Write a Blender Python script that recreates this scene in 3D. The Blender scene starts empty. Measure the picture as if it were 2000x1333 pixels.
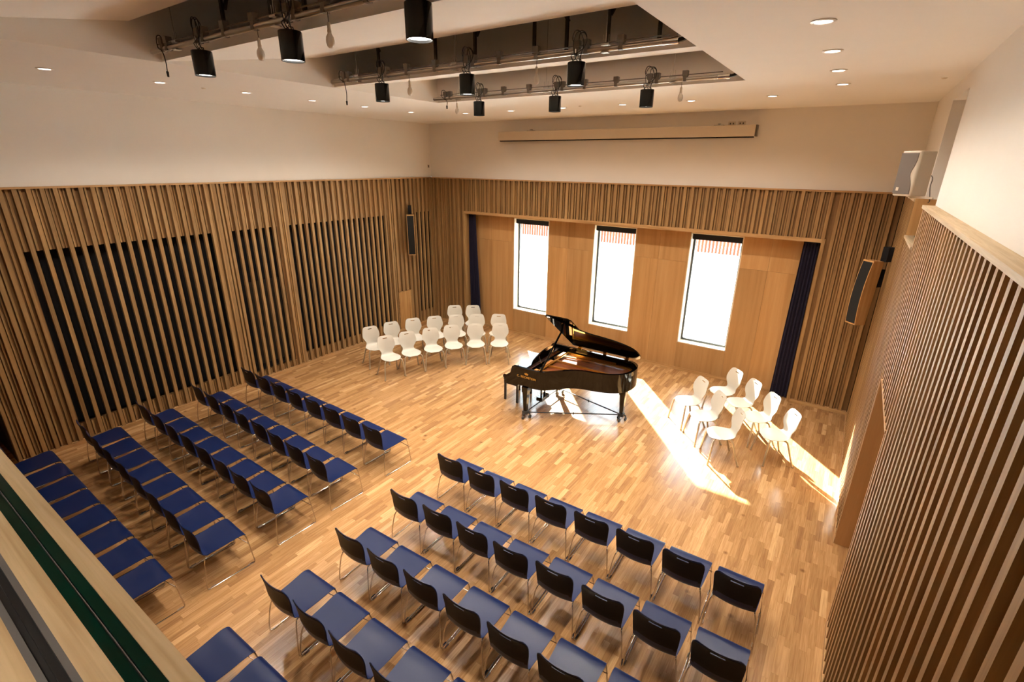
import bpy, math, random
from mathutils import Vector, Matrix
random.seed(7)
PI = math.pi
SC = bpy.context.scene
COL = SC.collection

# ------------------------------------------------------------------ camera, world, sun, exposure
H = 4.7
cam_d = bpy.data.cameras.new('camera')
cam = bpy.data.objects.new('camera', cam_d); COL.objects.link(cam)
yaw, pitch, roll = 0.59527850, -0.34839232, 0.01098455
fw = Vector((-math.sin(yaw)*math.cos(pitch), math.cos(yaw)*math.cos(pitch), math.sin(pitch)))
rt = Vector((math.cos(yaw), math.sin(yaw), 0)); up = rt.cross(fw)
r2 = rt*math.cos(roll)+up*math.sin(roll); u2 = -rt*math.sin(roll)+up*math.cos(roll)
cam.matrix_world = Matrix(((r2.x, u2.x, -fw.x, 0), (r2.y, u2.y, -fw.y, 0), (r2.z, u2.z, -fw.z, H), (0, 0, 0, 1)))
cam_d.sensor_width = 36; cam_d.lens = 961.387/2000*36; cam_d.clip_start = 0.05; cam_d.clip_end = 300
SC.camera = cam

w = bpy.data.worlds.new('sky'); SC.world = w; w.use_nodes = True
bg = w.node_tree.nodes['Background']
bg.inputs[0].default_value = (0.80, 0.90, 1.0, 1); bg.inputs[1].default_value = 10.0
SUN_DIR = Vector((0.5745, -0.676, -0.4617))
sd = bpy.data.lights.new('sun', 'SUN'); sd.energy = 150; sd.angle = 0.012; sd.color = (1.0, 0.96, 0.91)
so = bpy.data.objects.new('sun', sd); COL.objects.link(so)
so.rotation_euler = SUN_DIR.to_track_quat('-Z', 'Y').to_euler(); so.location = (-12, 22, 12)
SC.view_settings.view_transform = 'Standard'; SC.view_settings.look = 'None'
SC.view_settings.gamma = 1; SC.view_settings.use_curve_mapping = False
SC.view_settings.exposure = 0.42
PENDANT_W, DOWN_W = 240, 152
WARM = (1.0, 0.90, 0.78)

# ------------------------------------------------------------------ materials
def srgb(r, g, b):
    f = lambda c: (c/255/12.92) if c/255 <= 0.04045 else ((c/255+0.055)/1.055)**2.4
    return (f(r), f(g), f(b), 1)

def newmat(name):
    m = bpy.data.materials.new(name); m.use_nodes = True
    return m, m.node_tree, m.node_tree.nodes['Principled BSDF']

def plain(name, col, rough=0.5, metal=0.0, spec=0.5, coat=0.0, noise=0.0, scale=20, bump=0.0):
    m, t, b = newmat(name)
    b.inputs['Base Color'].default_value = col
    b.inputs['Roughness'].default_value = rough; b.inputs['Metallic'].default_value = metal
    b.inputs['Specular IOR Level'].default_value = spec; b.inputs['Coat Weight'].default_value = coat
    b.inputs['Coat Roughness'].default_value = 0.05
    tc = t.nodes.new('ShaderNodeTexCoord'); n = t.nodes.new('ShaderNodeTexNoise')
    n.inputs['Scale'].default_value = scale; n.inputs['Detail'].default_value = 4
    t.links.new(tc.outputs['Object'], n.inputs['Vector'])
    if noise:
        mx = t.nodes.new('ShaderNodeMixRGB'); mx.blend_type = 'MULTIPLY'; mx.inputs[0].default_value = noise
        mx.inputs[1].default_value = col
        t.links.new(n.outputs['Fac'], mx.inputs[2]); t.links.new(mx.outputs[0], b.inputs['Base Color'])
    if bump:
        bp = t.nodes.new('ShaderNodeBump'); bp.inputs['Strength'].default_value = bump; bp.inputs['Distance'].default_value = 0.002
        t.links.new(n.outputs['Fac'], bp.inputs['Height']); t.links.new(bp.outputs[0], b.inputs['Normal'])
    return m

def wood(name, c1, c2, c3, axis='Z', rough=0.55, island=True, grain=1.0, spec=0.4, figure=1.0):
    """grained timber; colour varies from island (one slat or board) to island"""
    m, t, b = newmat(name)
    N, L = t.nodes.new, t.links.new
    tc = N('ShaderNodeTexCoord'); geo = N('ShaderNodeNewGeometry')
    off = N('ShaderNodeVectorMath'); off.operation = 'MULTIPLY_ADD'
    cmb = N('ShaderNodeCombineXYZ')
    for i in range(3): L(geo.outputs['Random Per Island'], cmb.inputs[i])
    off.inputs[1].default_value = (37, 53, 71)
    L(cmb.outputs[0], off.inputs[0]); L(tc.outputs['Object'], off.inputs[2])
    mp = N('ShaderNodeMapping'); s = {'X': (0.9, 22, 22), 'Y': (22, 0.9, 22), 'Z': (22, 22, 0.9)}[axis]
    mp.inputs['Scale'].default_value = s; L(off.outputs[0] if island else tc.outputs['Object'], mp.inputs['Vector'])
    n1 = N('ShaderNodeTexNoise'); n1.inputs['Scale'].default_value = 1.0*grain; n1.inputs['Detail'].default_value = 6; n1.inputs['Distortion'].default_value = 0.6
    L(mp.outputs[0], n1.inputs['Vector'])
    mp2 = N('ShaderNodeMapping'); mp2.inputs['Scale'].default_value = tuple(v*6 for v in s)
    L(tc.outputs['Object'], mp2.inputs['Vector'])
    n2 = N('ShaderNodeTexNoise'); n2.inputs['Scale'].default_value = 1.0; n2.inputs['Detail'].default_value = 3
    L(mp2.outputs[0], n2.inputs['Vector'])
    r = N('ShaderNodeValToRGB'); e = r.color_ramp.elements
    e[0].position = 0.3; e[0].color = c1; e[1].position = 0.72; e[1].color = c3
    k = e.new(0.5); k.color = c2
    L(n1.outputs['Fac'], r.inputs[0])
    hs = N('ShaderNodeHueSaturation')
    mr = N('ShaderNodeMapRange'); mr.inputs['To Min'].default_value = 0.84 if island else 1; mr.inputs['To Max'].default_value = 1.14 if island else 1
    L(geo.outputs['Random Per Island'], mr.inputs[0]); L(mr.outputs[0], hs.inputs['Value']); L(r.outputs[0], hs.inputs['Color'])
    mx = N('ShaderNodeMixRGB'); mx.blend_type = 'MULTIPLY'; mx.inputs[0].default_value = 0.22*figure
    L(hs.outputs[0], mx.inputs[1]); L(n2.outputs['Fac'], mx.inputs[2])
    L(mx.outputs[0], b.inputs['Base Color'])
    b.inputs['Roughness'].default_value = rough; b.inputs['Specular IOR Level'].default_value = spec
    return m

def floor_mat():
    m, t, b = newmat('oak strip floor')
    N, L = t.nodes.new, t.links.new
    tc = N('ShaderNodeTexCoord'); sp = N('ShaderNodeSeparateXYZ'); L(tc.outputs['Object'], sp.inputs[0])
    def M(op, a, bb=None, c=None):
        n = N('ShaderNodeMath'); n.operation = op
        for i, v in enumerate((a, bb, c)):
            if v is None: continue
            if isinstance(v, (int, float)): n.inputs[i].default_value = v
            else: L(v, n.inputs[i])
        return n.outputs[0]
    W_, L_ = 0.068, 0.46
    xr = M('DIVIDE', sp.outputs[0], W_); row = M('FLOOR', xr)
    wn = N('ShaderNodeTexWhiteNoise'); wn.noise_dimensions = '1D'; L(row, wn.inputs['W'])
    yy = M('ADD', M('DIVIDE', sp.outputs[1], L_), M('MULTIPLY', wn.outputs['Value'], 9.0))
    wn3 = N('ShaderNodeTexWhiteNoise'); wn3.noise_dimensions = '1D'; L(M('ADD', row, 31.7), wn3.inputs['W'])
    yy = M('MULTIPLY', yy, M('ADD', M('MULTIPLY', wn3.outputs['Value'], 0.5), 0.75))
    pc = M('FLOOR', yy)
    cb = N('ShaderNodeCombineXYZ'); L(row, cb.inputs[0]); L(pc, cb.inputs[1])
    w2 = N('ShaderNodeTexWhiteNoise'); w2.noise_dimensions = '2D'; L(cb.outputs[0], w2.inputs['Vector'])
    rp = N('ShaderNodeValToRGB'); el = rp.color_ramp.elements
    el[0].position = 0.0; el[0].color = srgb(150, 112, 74)
    el[1].position = 1.0; el[1].color = srgb(198, 160, 114)
    for p, c in ((0.2, srgb(162, 123, 81)), (0.6, srgb(174, 133, 89)), (0.88, srgb(185, 144, 99))):
        k = el.new(p); k.color = c
    L(w2.outputs['Value'], rp.inputs[0])
    # grain, offset per block
    mp = N('ShaderNodeMapping'); mp.inputs['Scale'].default_value = (60, 3.0, 1)
    ad = N('ShaderNodeVectorMath'); ad.operation = 'ADD'; sc = N('ShaderNodeVectorMath'); sc.operation = 'SCALE'; sc.inputs['Scale'].default_value = 13.0
    L(w2.outputs['Color'], sc.inputs[0]); L(sc.outputs[0], ad.inputs[0]); L(tc.outputs['Object'], ad.inputs[1]); L(ad.outputs[0], mp.inputs['Vector'])
    n = N('ShaderNodeTexNoise'); n.inputs['Scale'].default_value = 1; n.inputs['Detail'].default_value = 6; n.inputs['Distortion'].default_value = 0.8
    L(mp.outputs[0], n.inputs['Vector'])
    gr = N('ShaderNodeValToRGB'); gr.color_ramp.elements[0].position = 0.25; gr.color_ramp.elements[0].color = (0.62, 0.52, 0.42, 1)
    gr.color_ramp.elements[1].position = 0.62; gr.color_ramp.elements[1].color = (1.06, 1.05, 1.02, 1)
    L(n.outputs['Fac'], gr.inputs[0])
    mx = N('ShaderNodeMixRGB'); mx.blend_type = 'MULTIPLY'; mx.inputs[0].default_value = 0.75
    L(rp.outputs[0], mx.inputs[1]); L(gr.outputs[0], mx.inputs[2])
    # knots
    vo = N('ShaderNodeTexVoronoi'); vo.inputs['Scale'].default_value = 2.6
    L(tc.outputs['Object'], vo.inputs['Vector'])
    kr = N('ShaderNodeValToRGB'); kr.color_ramp.elements[0].position = 0.02; kr.color_ramp.elements[0].color = (0.28, 0.2, 0.14, 1)
    kr.color_ramp.elements[1].position = 0.11; kr.color_ramp.elements[1].color = (1, 1, 1, 1)
    L(vo.outputs['Distance'], kr.inputs[0])
    m2 = N('ShaderNodeMixRGB'); m2.blend_type = 'MULTIPLY'; m2.inputs[0].default_value = 0.7
    L(mx.outputs[0], m2.inputs[1]); L(kr.outputs[0], m2.inputs[2])
    # seams
    fx = M('FRACT', xr); fy = M('FRACT', yy)
    ex = M('LESS_THAN', M('MINIMUM', fx, M('SUBTRACT', 1.0, fx)), 0.018)
    ey = M('LESS_THAN', M('MINIMUM', fy, M('SUBTRACT', 1.0, fy)), 0.003)
    e = M('MAXIMUM', ex, ey)
    m3 = N('ShaderNodeMixRGB'); m3.inputs[2].default_value = srgb(92, 60, 32); L(M('MULTIPLY', e, 0.28), m3.inputs[0]); L(m2.outputs[0], m3.inputs[1])
    L(m3.outputs[0], b.inputs['Base Color'])
    n4 = N('ShaderNodeTexNoise'); n4.inputs['Scale'].default_value = 2.2; n4.inputs['Detail'].default_value = 3
    L(tc.outputs['Object'], n4.inputs['Vector'])
    mr = N('ShaderNodeMapRange'); mr.inputs['To Min'].default_value = 0.15; mr.inputs['To Max'].default_value = 0.30
    L(n4.outputs['Fac'], mr.inputs[0]); L(mr.outputs[0], b.inputs['Roughness'])
    b.inputs['Specular IOR Level'].default_value = 0.5
    return m

M_FLOOR = floor_mat()
M_SLAT = wood('oak slat', srgb(150, 114, 70), srgb(168, 131, 84), srgb(182, 146, 98), 'Z')
M_SLATR = M_SLAT
M_BACK = wood('oak backing board', srgb(118, 86, 50), srgb(134, 100, 62), srgb(148, 114, 72), 'Z')
M_PANEL = wood('oak veneer panel', srgb(176, 132, 80), srgb(190, 146, 94), srgb(200, 158, 106), 'Z', grain=0.35, figure=0.7)
M_OAKX = wood('oak along x', srgb(166, 124, 76), srgb(190, 148, 98), srgb(206, 168, 118), 'X')
M_OAKY = wood('oak along y', srgb(166, 124, 76), srgb(190, 148, 98), srgb(206, 168, 118), 'Y')
M_CAP = wood('pale oak cap', srgb(190, 158, 112), srgb(208, 178, 134), srgb(220, 192, 150), 'X', grain=1.6)
M_CAPY = wood('pale oak cap along y', srgb(182, 156, 120), srgb(198, 174, 140), srgb(210, 188, 156), 'Y', grain=1.6)
M_REVEAL = plain('pale painted window reveal', srgb(238, 230, 214), 0.6, noise=0.02)
M_WALL = plain('white painted plaster', srgb(236, 230, 222), 0.85, noise=0.03, scale=3)
M_CEIL = plain('white painted ceiling', srgb(240, 235, 228), 0.85, noise=0.03, scale=3)
M_VOID = plain('ceiling void boarding', srgb(196, 178, 156), 0.9, noise=0.1, scale=2)
M_BLACK = plain('black blind fabric', srgb(10, 8, 14), 0.9, noise=0.2, scale=40)
M_DARKPANE = plain('smoked dark panel', srgb(38, 32, 24), 0.6, noise=0.1)
M_NAVY = plain('navy velvet', srgb(24, 19, 48), 0.95, noise=0.4, scale=60)
M_BLUE = plain('navy blue moulded plastic', srgb(12, 29, 70), 0.33, spec=0.27, noise=0.05, scale=200, bump=0.05)
M_BLUESHADE = plain('blue plastic shaded black', srgb(6, 5, 8), 0.5, spec=0.18, noise=0.1, scale=200)
M_CHROME = plain('chrome', srgb(205, 200, 195), 0.14, metal=1.0)
M_STEEL = plain('galvanised tube', srgb(186, 180, 172), 0.28, metal=1.0, noise=0.1, scale=12)
M_CREAM = plain('cream moulded plastic', srgb(206, 201, 189), 0.42, noise=0.02, scale=60)
M_NICKEL = plain('champagne painted leg', srgb(186, 172, 148), 0.32, metal=0.55)
M_PIANO = plain('black polyester lacquer', srgb(5, 4, 4), 0.05, spec=0.45)
M_GOLD = plain('gold bronze iron plate', srgb(206, 150, 52), 0.32, metal=0.75, noise=0.1, scale=15)
M_SOUND = wood('red brown soundboard', srgb(128, 66, 34), srgb(156, 86, 48), srgb(176, 104, 62), 'X', rough=0.3, island=False)
M_LETTER = plain('gold lettering', srgb(214, 160, 70), 0.4, metal=0.3)
M_WKEY = plain('white key', srgb(236, 232, 222), 0.25)
M_BKEY = plain('black key', srgb(14, 13, 13), 0.3)
M_FELT = plain('ochre felt strip', srgb(196, 128, 62), 0.9, noise=0.2)
M_LEATHER = plain('black leather', srgb(16, 15, 16), 0.35, noise=0.2, bump=0.2, scale=120)
M_GLOSSBLK = plain('black anodised housing', srgb(7, 6, 6), 0.12, spec=0.25)
M_RUBBER = plain('black rubber cable', srgb(16, 15, 15), 0.5)
M_SOCKET = plain('grey socket box', srgb(108, 98, 88), 0.6, noise=0.1)
M_STRUT = plain('dark steel strut', srgb(70, 62, 52), 0.7, noise=0.2)
M_GREYF = plain('dark grey window frame', srgb(62, 64, 64), 0.4, metal=0.2)
M_GRILLE = plain('grey speaker grille', srgb(120, 110, 102), 0.6, noise=0.3, scale=300, bump=0.4)
M_SPKW = plain('off white speaker casing', srgb(226, 214, 196), 0.5, noise=0.03)
M_BLKGRILLE = plain('black speaker grille', srgb(9, 8, 9), 0.8, noise=0.3, scale=300)
M_SPKOAK = wood('honey oak veneer', srgb(176, 128, 72), srgb(198, 150, 92), srgb(210, 166, 108), 'Z')
M_SCREEN = plain('cream screen casing', srgb(222, 206, 184), 0.5, noise=0.02)
M_PLATE = plain('white switch plate', srgb(214, 200, 180), 0.4, noise=0.02)
M_BEZEL = plain('white metal bezel', srgb(226, 216, 204), 0.35, noise=0.02)
M_CEDAR = wood('red cedar', srgb(118, 42, 18), srgb(132, 54, 24), srgb(144, 64, 30), 'Z', rough=0.8)
M_PAVING = plain('pale paving', srgb(232, 230, 226), 0.9, noise=0.1, scale=2)
M_RENDER = plain('pale building cladding', srgb(196, 178, 150), 0.9, noise=0.2, scale=3)
M_SOIL = plain('planting bed', srgb(120, 112, 96), 1.0, noise=0.6, scale=6)
M_LEAF = plain('green shrub leaves', srgb(86, 120, 70), 0.7, noise=0.4)
M_GREEN = plain('green glass edge', srgb(9, 50, 38), 0.12, spec=0.6, noise=0.75, scale=6)
M_ALUG = plain('grey aluminium channel', srgb(112, 108, 104), 0.45, metal=0.3, noise=0.05)
M_ALUD = plain('black aluminium channel', srgb(40, 38, 38), 0.4, metal=0.2)
M_DARK = plain('unlit recess shade', srgb(34, 30, 28), 0.9, noise=0.2)
M_CLEARTUBE = plain('frosted bulb glass', srgb(236, 228, 214), 0.2, noise=0.02)

def emis(name, col, s):
    m, t, b = newmat(name)
    b.inputs['Base Color'].default_value = (0.8, 0.8, 0.8, 1)
    b.inputs['Emission Color'].default_value = col; b.inputs['Emission Strength'].default_value = s
    return m
M_LAMP = emis('lit lamp face', (1.0, 0.97, 0.92, 1), 7.0)
M_LAMP2 = emis('lit pendant lens', (1.0, 0.93, 0.82, 1), 9.0)

def glass():
    m, t, b = newmat('window glass')
    for n in list(t.nodes):
        if n.type != 'OUTPUT_MATERIAL': t.nodes.remove(n)
    out = [n for n in t.nodes if n.type == 'OUTPUT_MATERIAL'][0]
    tr = t.nodes.new('ShaderNodeBsdfTransparent'); tr.inputs[0].default_value = (0.93, 0.97, 0.96, 1)
    gl = t.nodes.new('ShaderNodeBsdfGlossy'); gl.inputs['Roughness'].default_value = 0.02
    fr = t.nodes.new('ShaderNodeFresnel'); fr.inputs[0].default_value = 1.35
    mx = t.nodes.new('ShaderNodeMixShader'); t.links.new(fr.outputs[0], mx.inputs[0])
    t.links.new(tr.outputs[0], mx.inputs[1]); t.links.new(gl.outputs[0], mx.inputs[2]); t.links.new(mx.outputs[0], out.inputs[0])
    return m
M_GLASS = glass()

# ------------------------------------------------------------------ mesh builder
class MB:
    def __init__(s): s.v = []; s.f = []
    def add(s, vs, fs):
        o = len(s.v); s.v += [tuple(p) for p in vs]; s.f += [tuple(i+o for i in f) for f in fs]; return s
    def box(s, x0, x1, y0, y1, z0, z1):
        return s.add([(x0,y0,z0),(x1,y0,z0),(x1,y1,z0),(x0,y1,z0),(x0,y0,z1),(x1,y0,z1),(x1,y1,z1),(x0,y1,z1)],
                     [(3,2,1,0),(4,5,6,7),(0,1,5,4),(1,2,6,5),(2,3,7,6),(3,0,4,7)])
    def obox(s, c, ax, ay, az):   # centre and three half-axes
        c, ax, ay, az = map(Vector, (c, ax, ay, az))
        vs = [c-ax-ay-az, c+ax-ay-az, c+ax+ay-az, c-ax+ay-az, c-ax-ay+az, c+ax-ay+az, c+ax+ay+az, c-ax+ay+az]
        return s.add(vs, [(3,2,1,0),(4,5,6,7),(0,1,5,4),(1,2,6,5),(2,3,7,6),(3,0,4,7)])
    def tube(s, pts, r, n=8, closed=False):
        pts = [Vector(p) for p in pts]; N = len(pts)
        rs = r if isinstance(r, (list, tuple)) else [r]*N
        t0 = (pts[1]-pts[0]).normalized(); a = Vector((0,0,1)) if abs(t0.z) < 0.9 else Vector((1,0,0))
        nrm = t0.cross(a).normalized(); vs = []
        for i, p in enumerate(pts):
            if closed: t = (pts[(i+1) % N]-pts[i-1]).normalized()
            else: t = ((pts[min(i+1, N-1)]-pts[max(i-1, 0)])).normalized()
            nrm = (nrm-t*nrm.dot(t)).normalized(); bn = t.cross(nrm)
            for k in range(n):
                an = 2*PI*k/n; vs.append(p+(nrm*math.cos(an)+bn*math.sin(an))*rs[i])
        fs = []
        for i in range(N if closed else N-1):
            j = (i+1) % N
            for k in range(n):
                fs.append((i*n+k, i*n+(k+1) % n, j*n+(k+1) % n, j*n+k))
        if not closed: fs += [tuple(range(n-1, -1, -1)), tuple(range((N-1)*n, N*n))]
        return s.add(vs, fs)
    def cyl(s, p0, p1, r, n=20, r1=None): return s.tube([p0, p1], [r, r if r1 is None else r1], n)
    def lathe(s, prof, c=(0,0,0), n=24):
        vs = []; fs = []
        for r, z in prof:
            for k in range(n):
                a = 2*PI*k/n; vs.append((c[0]+r*math.cos(a), c[1]+r*math.sin(a), c[2]+z))
        for i in range(len(prof)-1):
            for k in range(n): fs.append((i*n+k, i*n+(k+1) % n, (i+1)*n+(k+1) % n, (i+1)*n+k))
        return s.add(vs, fs)
    def prism(s, poly, fn0, fn1):   # poly of 2D points, two mapping functions to 3D
        n = len(poly); vs = [fn0(*p) for p in poly]+[fn1(*p) for p in poly]
        return s.add(vs, [tuple(range(n-1, -1, -1)), tuple(range(n, 2*n))]+[(i, (i+1) % n, (i+1) % n+n, i+n) for i in range(n)])
    def mesh(s, name, mat, smooth=35):
        me = bpy.data.meshes.new(name); me.from_pydata(s.v, [], s.f); me.update()
        import bmesh
        bm = bmesh.new(); bm.from_mesh(me); bmesh.ops.recalc_face_normals(bm, faces=bm.faces); bm.to_mesh(me); bm.free()
        me.materials.append(mat)
        if smooth:
            me.polygons.foreach_set('use_smooth', [True]*len(me.polygons)); me.set_sharp_from_angle(angle=math.radians(smooth))
        return me
    def build(s, name, mat, parent=None, smooth=35, bevel=0, **tags):
        o = bpy.data.objects.new(name, s.mesh(name, mat, smooth)); COL.objects.link(o)
        if parent: o.parent = parent
        if bevel:
            b = o.modifiers.new('bevel', 'BEVEL'); b.width = bevel; b.segments = 2; b.limit_method = 'ANGLE'
        for k, v in tags.items(): o[k] = v
        return o

def thing(name, loc, label, cat, group=None, rz=0):
    o = bpy.data.objects.new(name, None); COL.objects.link(o); o.empty_display_size = 0.1
    o.location = loc; o.rotation_euler = (0, 0, rz); o['label'] = label; o['category'] = cat
    if group: o['group'] = group
    return o
def dup(root, loc, rz, label, group=None):
    r = root.copy(); COL.objects.link(r); r.location = loc; r.rotation_euler = (0, 0, rz); r['label'] = label
    if group: r['group'] = group
    for ch in list(root.children):
        c = ch.copy(); COL.objects.link(c); c.parent = r
        for g in list(ch.children):
            d = g.copy(); COL.objects.link(d); d.parent = c
    return r
def struct(mb, name, mat, parent=None, **k):
    o = mb.build(name, mat, parent, **k)
    if parent is None: o['kind'] = 'structure'
    return o
def spline(pts, n=6):
    pts = [Vector(p) for p in pts]; out = []
    P = [pts[0]*2-pts[1]]+pts+[pts[-1]*2-pts[-2]]
    for i in range(1, len(P)-2):
        for k in range(n):
            t = k/n; a, b, c, d = P[i-1], P[i], P[i+1], P[i+2]
            out.append(0.5*((2*b)+(c-a)*t+(2*a-5*b+4*c-d)*t*t+(3*b-a-3*c+d)*t**3))
    out.append(pts[-1]); return out
def lerp_tab(tab, s):
    for (a, va), (b, vb) in zip(tab, tab[1:]):
        if s <= b:
            t = (s-a)/(b-a); t = t*t*(3-2*t) if False else t
            return va+(vb-va)*t
    return tab[-1][1]

# ------------------------------------------------------------------ the room
XL, XR, YB, YR, ZC, ZL = -10.36, 0.62, 11.05, 11.39, 5.69, 4.25
YN = -1.6                      # behind the camera
DY = 1.165                     # near end of the slatted left wall
struct(MB().box(XL-1.6, XR+1.6, YN, YR+0.36, -0.12, 0.0), 'floor', M_FLOOR)

# slatted cladding: front slats on a regular beat, a backing board and thinner slats between
rs = random.Random(3)
def slats(mb, back, axis, a0, a1, z0, z1, face, sign, centers, holes=(), front_w=0.056, depth=0.09, zfull=None):
    """axis 'y': wall plane x=face, inward normal sign along x. holes: list of (a0,a1,z0,z1) where backing and infill are left out"""
    def bx(m, p0, p1, d0, d1, za, zb):
        f0, f1 = face-sign*d0, face-sign*d1
        lo, hi = min(f0, f1), max(f0, f1)
        if axis == 'y': m.box(lo, hi, p0, p1, za, zb)
        else: m.box(p0, p1, lo, hi, za, zb)
    def cuts(p):
        return [(h[2], h[3]) for h in holes if h[0] <= p <= h[1]]
    for i, c in enumerate(centers):
        if a0-0.03 <= c <= a1+0.03:
            bx(mb, max(c-front_w/2, a0), min(c+front_w/2, a1), 0, depth, z0, z1)
        nxt = centers[i+1] if i+1 < len(centers) else None
        if nxt:
            k = rs.choice((0, 1, 1, 2))
            dq = depth/0.115; offs = {0: [(0.5, .030, .07*dq)], 1: [(0.36, .022, .06*dq), (0.66, .02, .085*dq)], 2: [(0.42, .026, .05*dq)]}[k]
            for t, wd, dp in offs:
                p = c+(nxt-c)*t
                if not (a0 <= p-wd/2 and p+wd/2 <= a1): continue
                z = z0
                for h0, h1 in sorted(cuts(p)):
                    if h0 > z: bx(mb, p-wd/2, p+wd/2, dp, depth+0.004, z, h0)
                    z = max(z, h1)
                if z < z1: bx(mb, p-wd/2, p+wd/2, dp, depth+0.004, z, z1)
    # backing boards, one for each stretch between hole edges
    es = sorted({a0, a1, *[h[0] for h in holes], *[h[1] for h in holes]})
    for p0, p1 in zip(es, es[1:]):
        mid = (p0+p1)/2; z = z0
        for h0, h1 in sorted(cuts(mid)):
            if h0 > z: bx(back, p0, p1, depth, depth+0.05, z, h0)
            z = max(z, h1)
        if z < z1: bx(back, p0, p1, depth, depth+0.05, z, z1)

# left wall
cl = [2.126+0.1579*k for k in range(-6, 57)]
cl = [c for c in cl if DY+0.01 < c < YB-0.02]
extra = [4.925, 5.045, 6.24, 6.345, 9.40, 9.46]
holesL = [(2.02, 4.86, 0.36, 3.33), (5.12, 6.16, 0.20, 3.33), (6.38, 9.32, 0.30, 3.33), (10.34, 11.0, 0.38, 3.33)]
mb, bk = MB(), MB()
slats(mb, bk, 'y', DY, YB, 0.07, ZL, XL, 1, cl, holesL+[(9.50, 9.99, 0.0, 1.15)], depth=0.062)
wl = struct(bk, 'wall_left', M_BACK)
# cut the two slats crossing the flush access panel
mb2 = MB()
for i in range(0, len(mb.v), 8):
    vs = mb.v[i:i+8]; ys = [p[1] for p in vs]
    if min(ys) > 9.51 and max(ys) < 9.98 and min(p[2] for p in vs) < 1.0:
        vs = [(p[0], p[1], max(p[2], 1.17)) for p in vs]
    mb2.add(vs, [(3,2,1,0),(4,5,6,7),(0,1,5,4),(1,2,6,5),(2,3,7,6),(3,0,4,7)])
mb2.box(XL-0.062, XL, YB-0.035, YB+0.03, 0.07, ZL)
for c in extra: mb2.box(XL-0.062, XL-0.004, c-0.02, c+0.02, 0.07, ZL)
struct(mb2, 'slat_cladding', M_SLAT, wl)
struct(MB().box(XL-0.40, XL-0.34, DY, YB+0.3, 0.0, 3.8), 'backing_wall', M_DARK, wl)
struct(MB().box(XL-0.33, XL-0.03, YN, YR+0.3, ZL+0.03, ZC), 'plaster_upper_wall', M_WALL, wl)
struct(MB().box(XL-0.33, XL-0.112, DY, YB, 3.34, ZL+0.03).box(XL-0.33, XL-0.17, DY, 2.02, 0, 3.4).box(XL-0.33, XL-0.17, 4.86, 5.12, 0, 3.4)
       .box(XL-0.33, XL-0.17, 6.16, 6.38, 0, 3.4).box(XL-0.33, XL-0.17, 9.32, 10.34, 0, 3.4).box(XL-0.33, XL-0.17, 2.02, 11.0, 0, 0.2), 'stud_wall', M_DARK, wl)
for n, (a, b, z0, z1) in enumerate(holesL, 4):
    o = struct(MB().box(XL-0.23, XL-0.21, a, b, z0, z1), 'window_%d' % n, M_BLACK)
    struct(MB().box(XL-0.208, XL-0.195, a+0.002, a+0.03, z0+.002, z1-.002).box(XL-0.208, XL-0.195, b-0.03, b-0.002, z0+.002, z1-.002), 'blind_guide', M_ALUD, o)
    if n == 5:
        struct(MB().box(XL-0.208, XL-0.204, a+0.25, b-0.05, z0+.1, 2.2), 'smoked_pane', M_DARKPANE, o)
struct(MB().box(XL-0.35, XL-0.001, YB+0.001, YB+0.17, 0, ZL), 'corner_post', M_DARK, wl)
struct(MB().box(XL-0.12, XL+0.012, DY, YB, ZL, ZL+0.03), 'trim_1', M_OAKY)
struct(MB().box(XL-0.1, XL+0.004, DY, YB, 0.0, 0.07), 'baseboard_left', M_OAKY)
# dark doorway past the near end of the slatted left wall
struct(MB().box(XL-1.5, XL-1.44, YN, DY+0.1, 0, ZL).box(XL-1.5, XL-0.14, DY+0.01, DY+0.08, 0, ZL).box(XL-1.5, XL-0.34, YN, DY, ZL-0.06, ZL), 'wall_recess', M_DARK)  # dark colour stands in for the shade of the void
# flush oak access panel low on the left wall
ap = thing('access_panel', (XL, 9.745, 0.07), 'plain oak access panel set flush among the slats, below the left wall speaker', 'panel')
MB().box(-0.085, 0.0, -0.24, 0.24, 0.0, 1.09).build('door', M_SPKOAK, ap, bevel=0.002)
MB().box(-0.02, 0.004, -0.245, -0.238, 0.0, 1.095).box(-0.02, 0.004, 0.238, 0.245, 0.0, 1.095).build('edge_strip', M_OAKY, ap)

# back wall
BX0, BX1, BZ = -9.16, -0.45, 3.33
cb = [-10.30+0.1565*k for k in range(0, 70)]
cb = [c for c in cb if c < XR-0.03]
mb, bk = MB(), MB()
slats(mb, bk, 'x', XL, BX0-0.06, 0.07, ZL, YB, -1, [c for c in cb if c < BX0-0.06], depth=0.058)
slats(mb, bk, 'x', BX0-0.06, BX1+0.06, 3.40, ZL, YB, -1, [c for c in cb if BX0-0.1 < c < BX1+0.1], depth=0.058)
slats(mb, bk, 'x', BX1+0.06, XR, 0.07, ZL, YB, -1, [c for c in cb if c > BX1+0.06], depth=0.058)
wb = struct(bk, 'wall_back', M_BACK)
struct(mb, 'slat_cladding', M_SLAT, wb)
struct(MB().box(XL-0.33, XR+0.15, YB+0.03, YB+0.40, ZL+0.03, ZC), 'plaster_upper_wall', M_WALL, wb)
struct(MB().box(XL-0.33, BX0-0.06, YB+0.17, YB+0.6, 0, ZL).box(BX1+0.06, XR+0.3, YB+0.17, YB+0.6, 0, ZL).box(BX0-0.06, BX1+0.06, YB+0.17, YB+0.34, 3.40, ZL)
       .box(BX0-0.3, BX1+0.3, YR+0.05, YR+0.36, 3.28, ZL+0.1), 'stud_wall', M_DARK, wb)
struct(MB().box(XL, XR, YB-0.012, YB+0.10, ZL, ZL+0.03), 'trim_2', M_OAKX)
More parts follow.
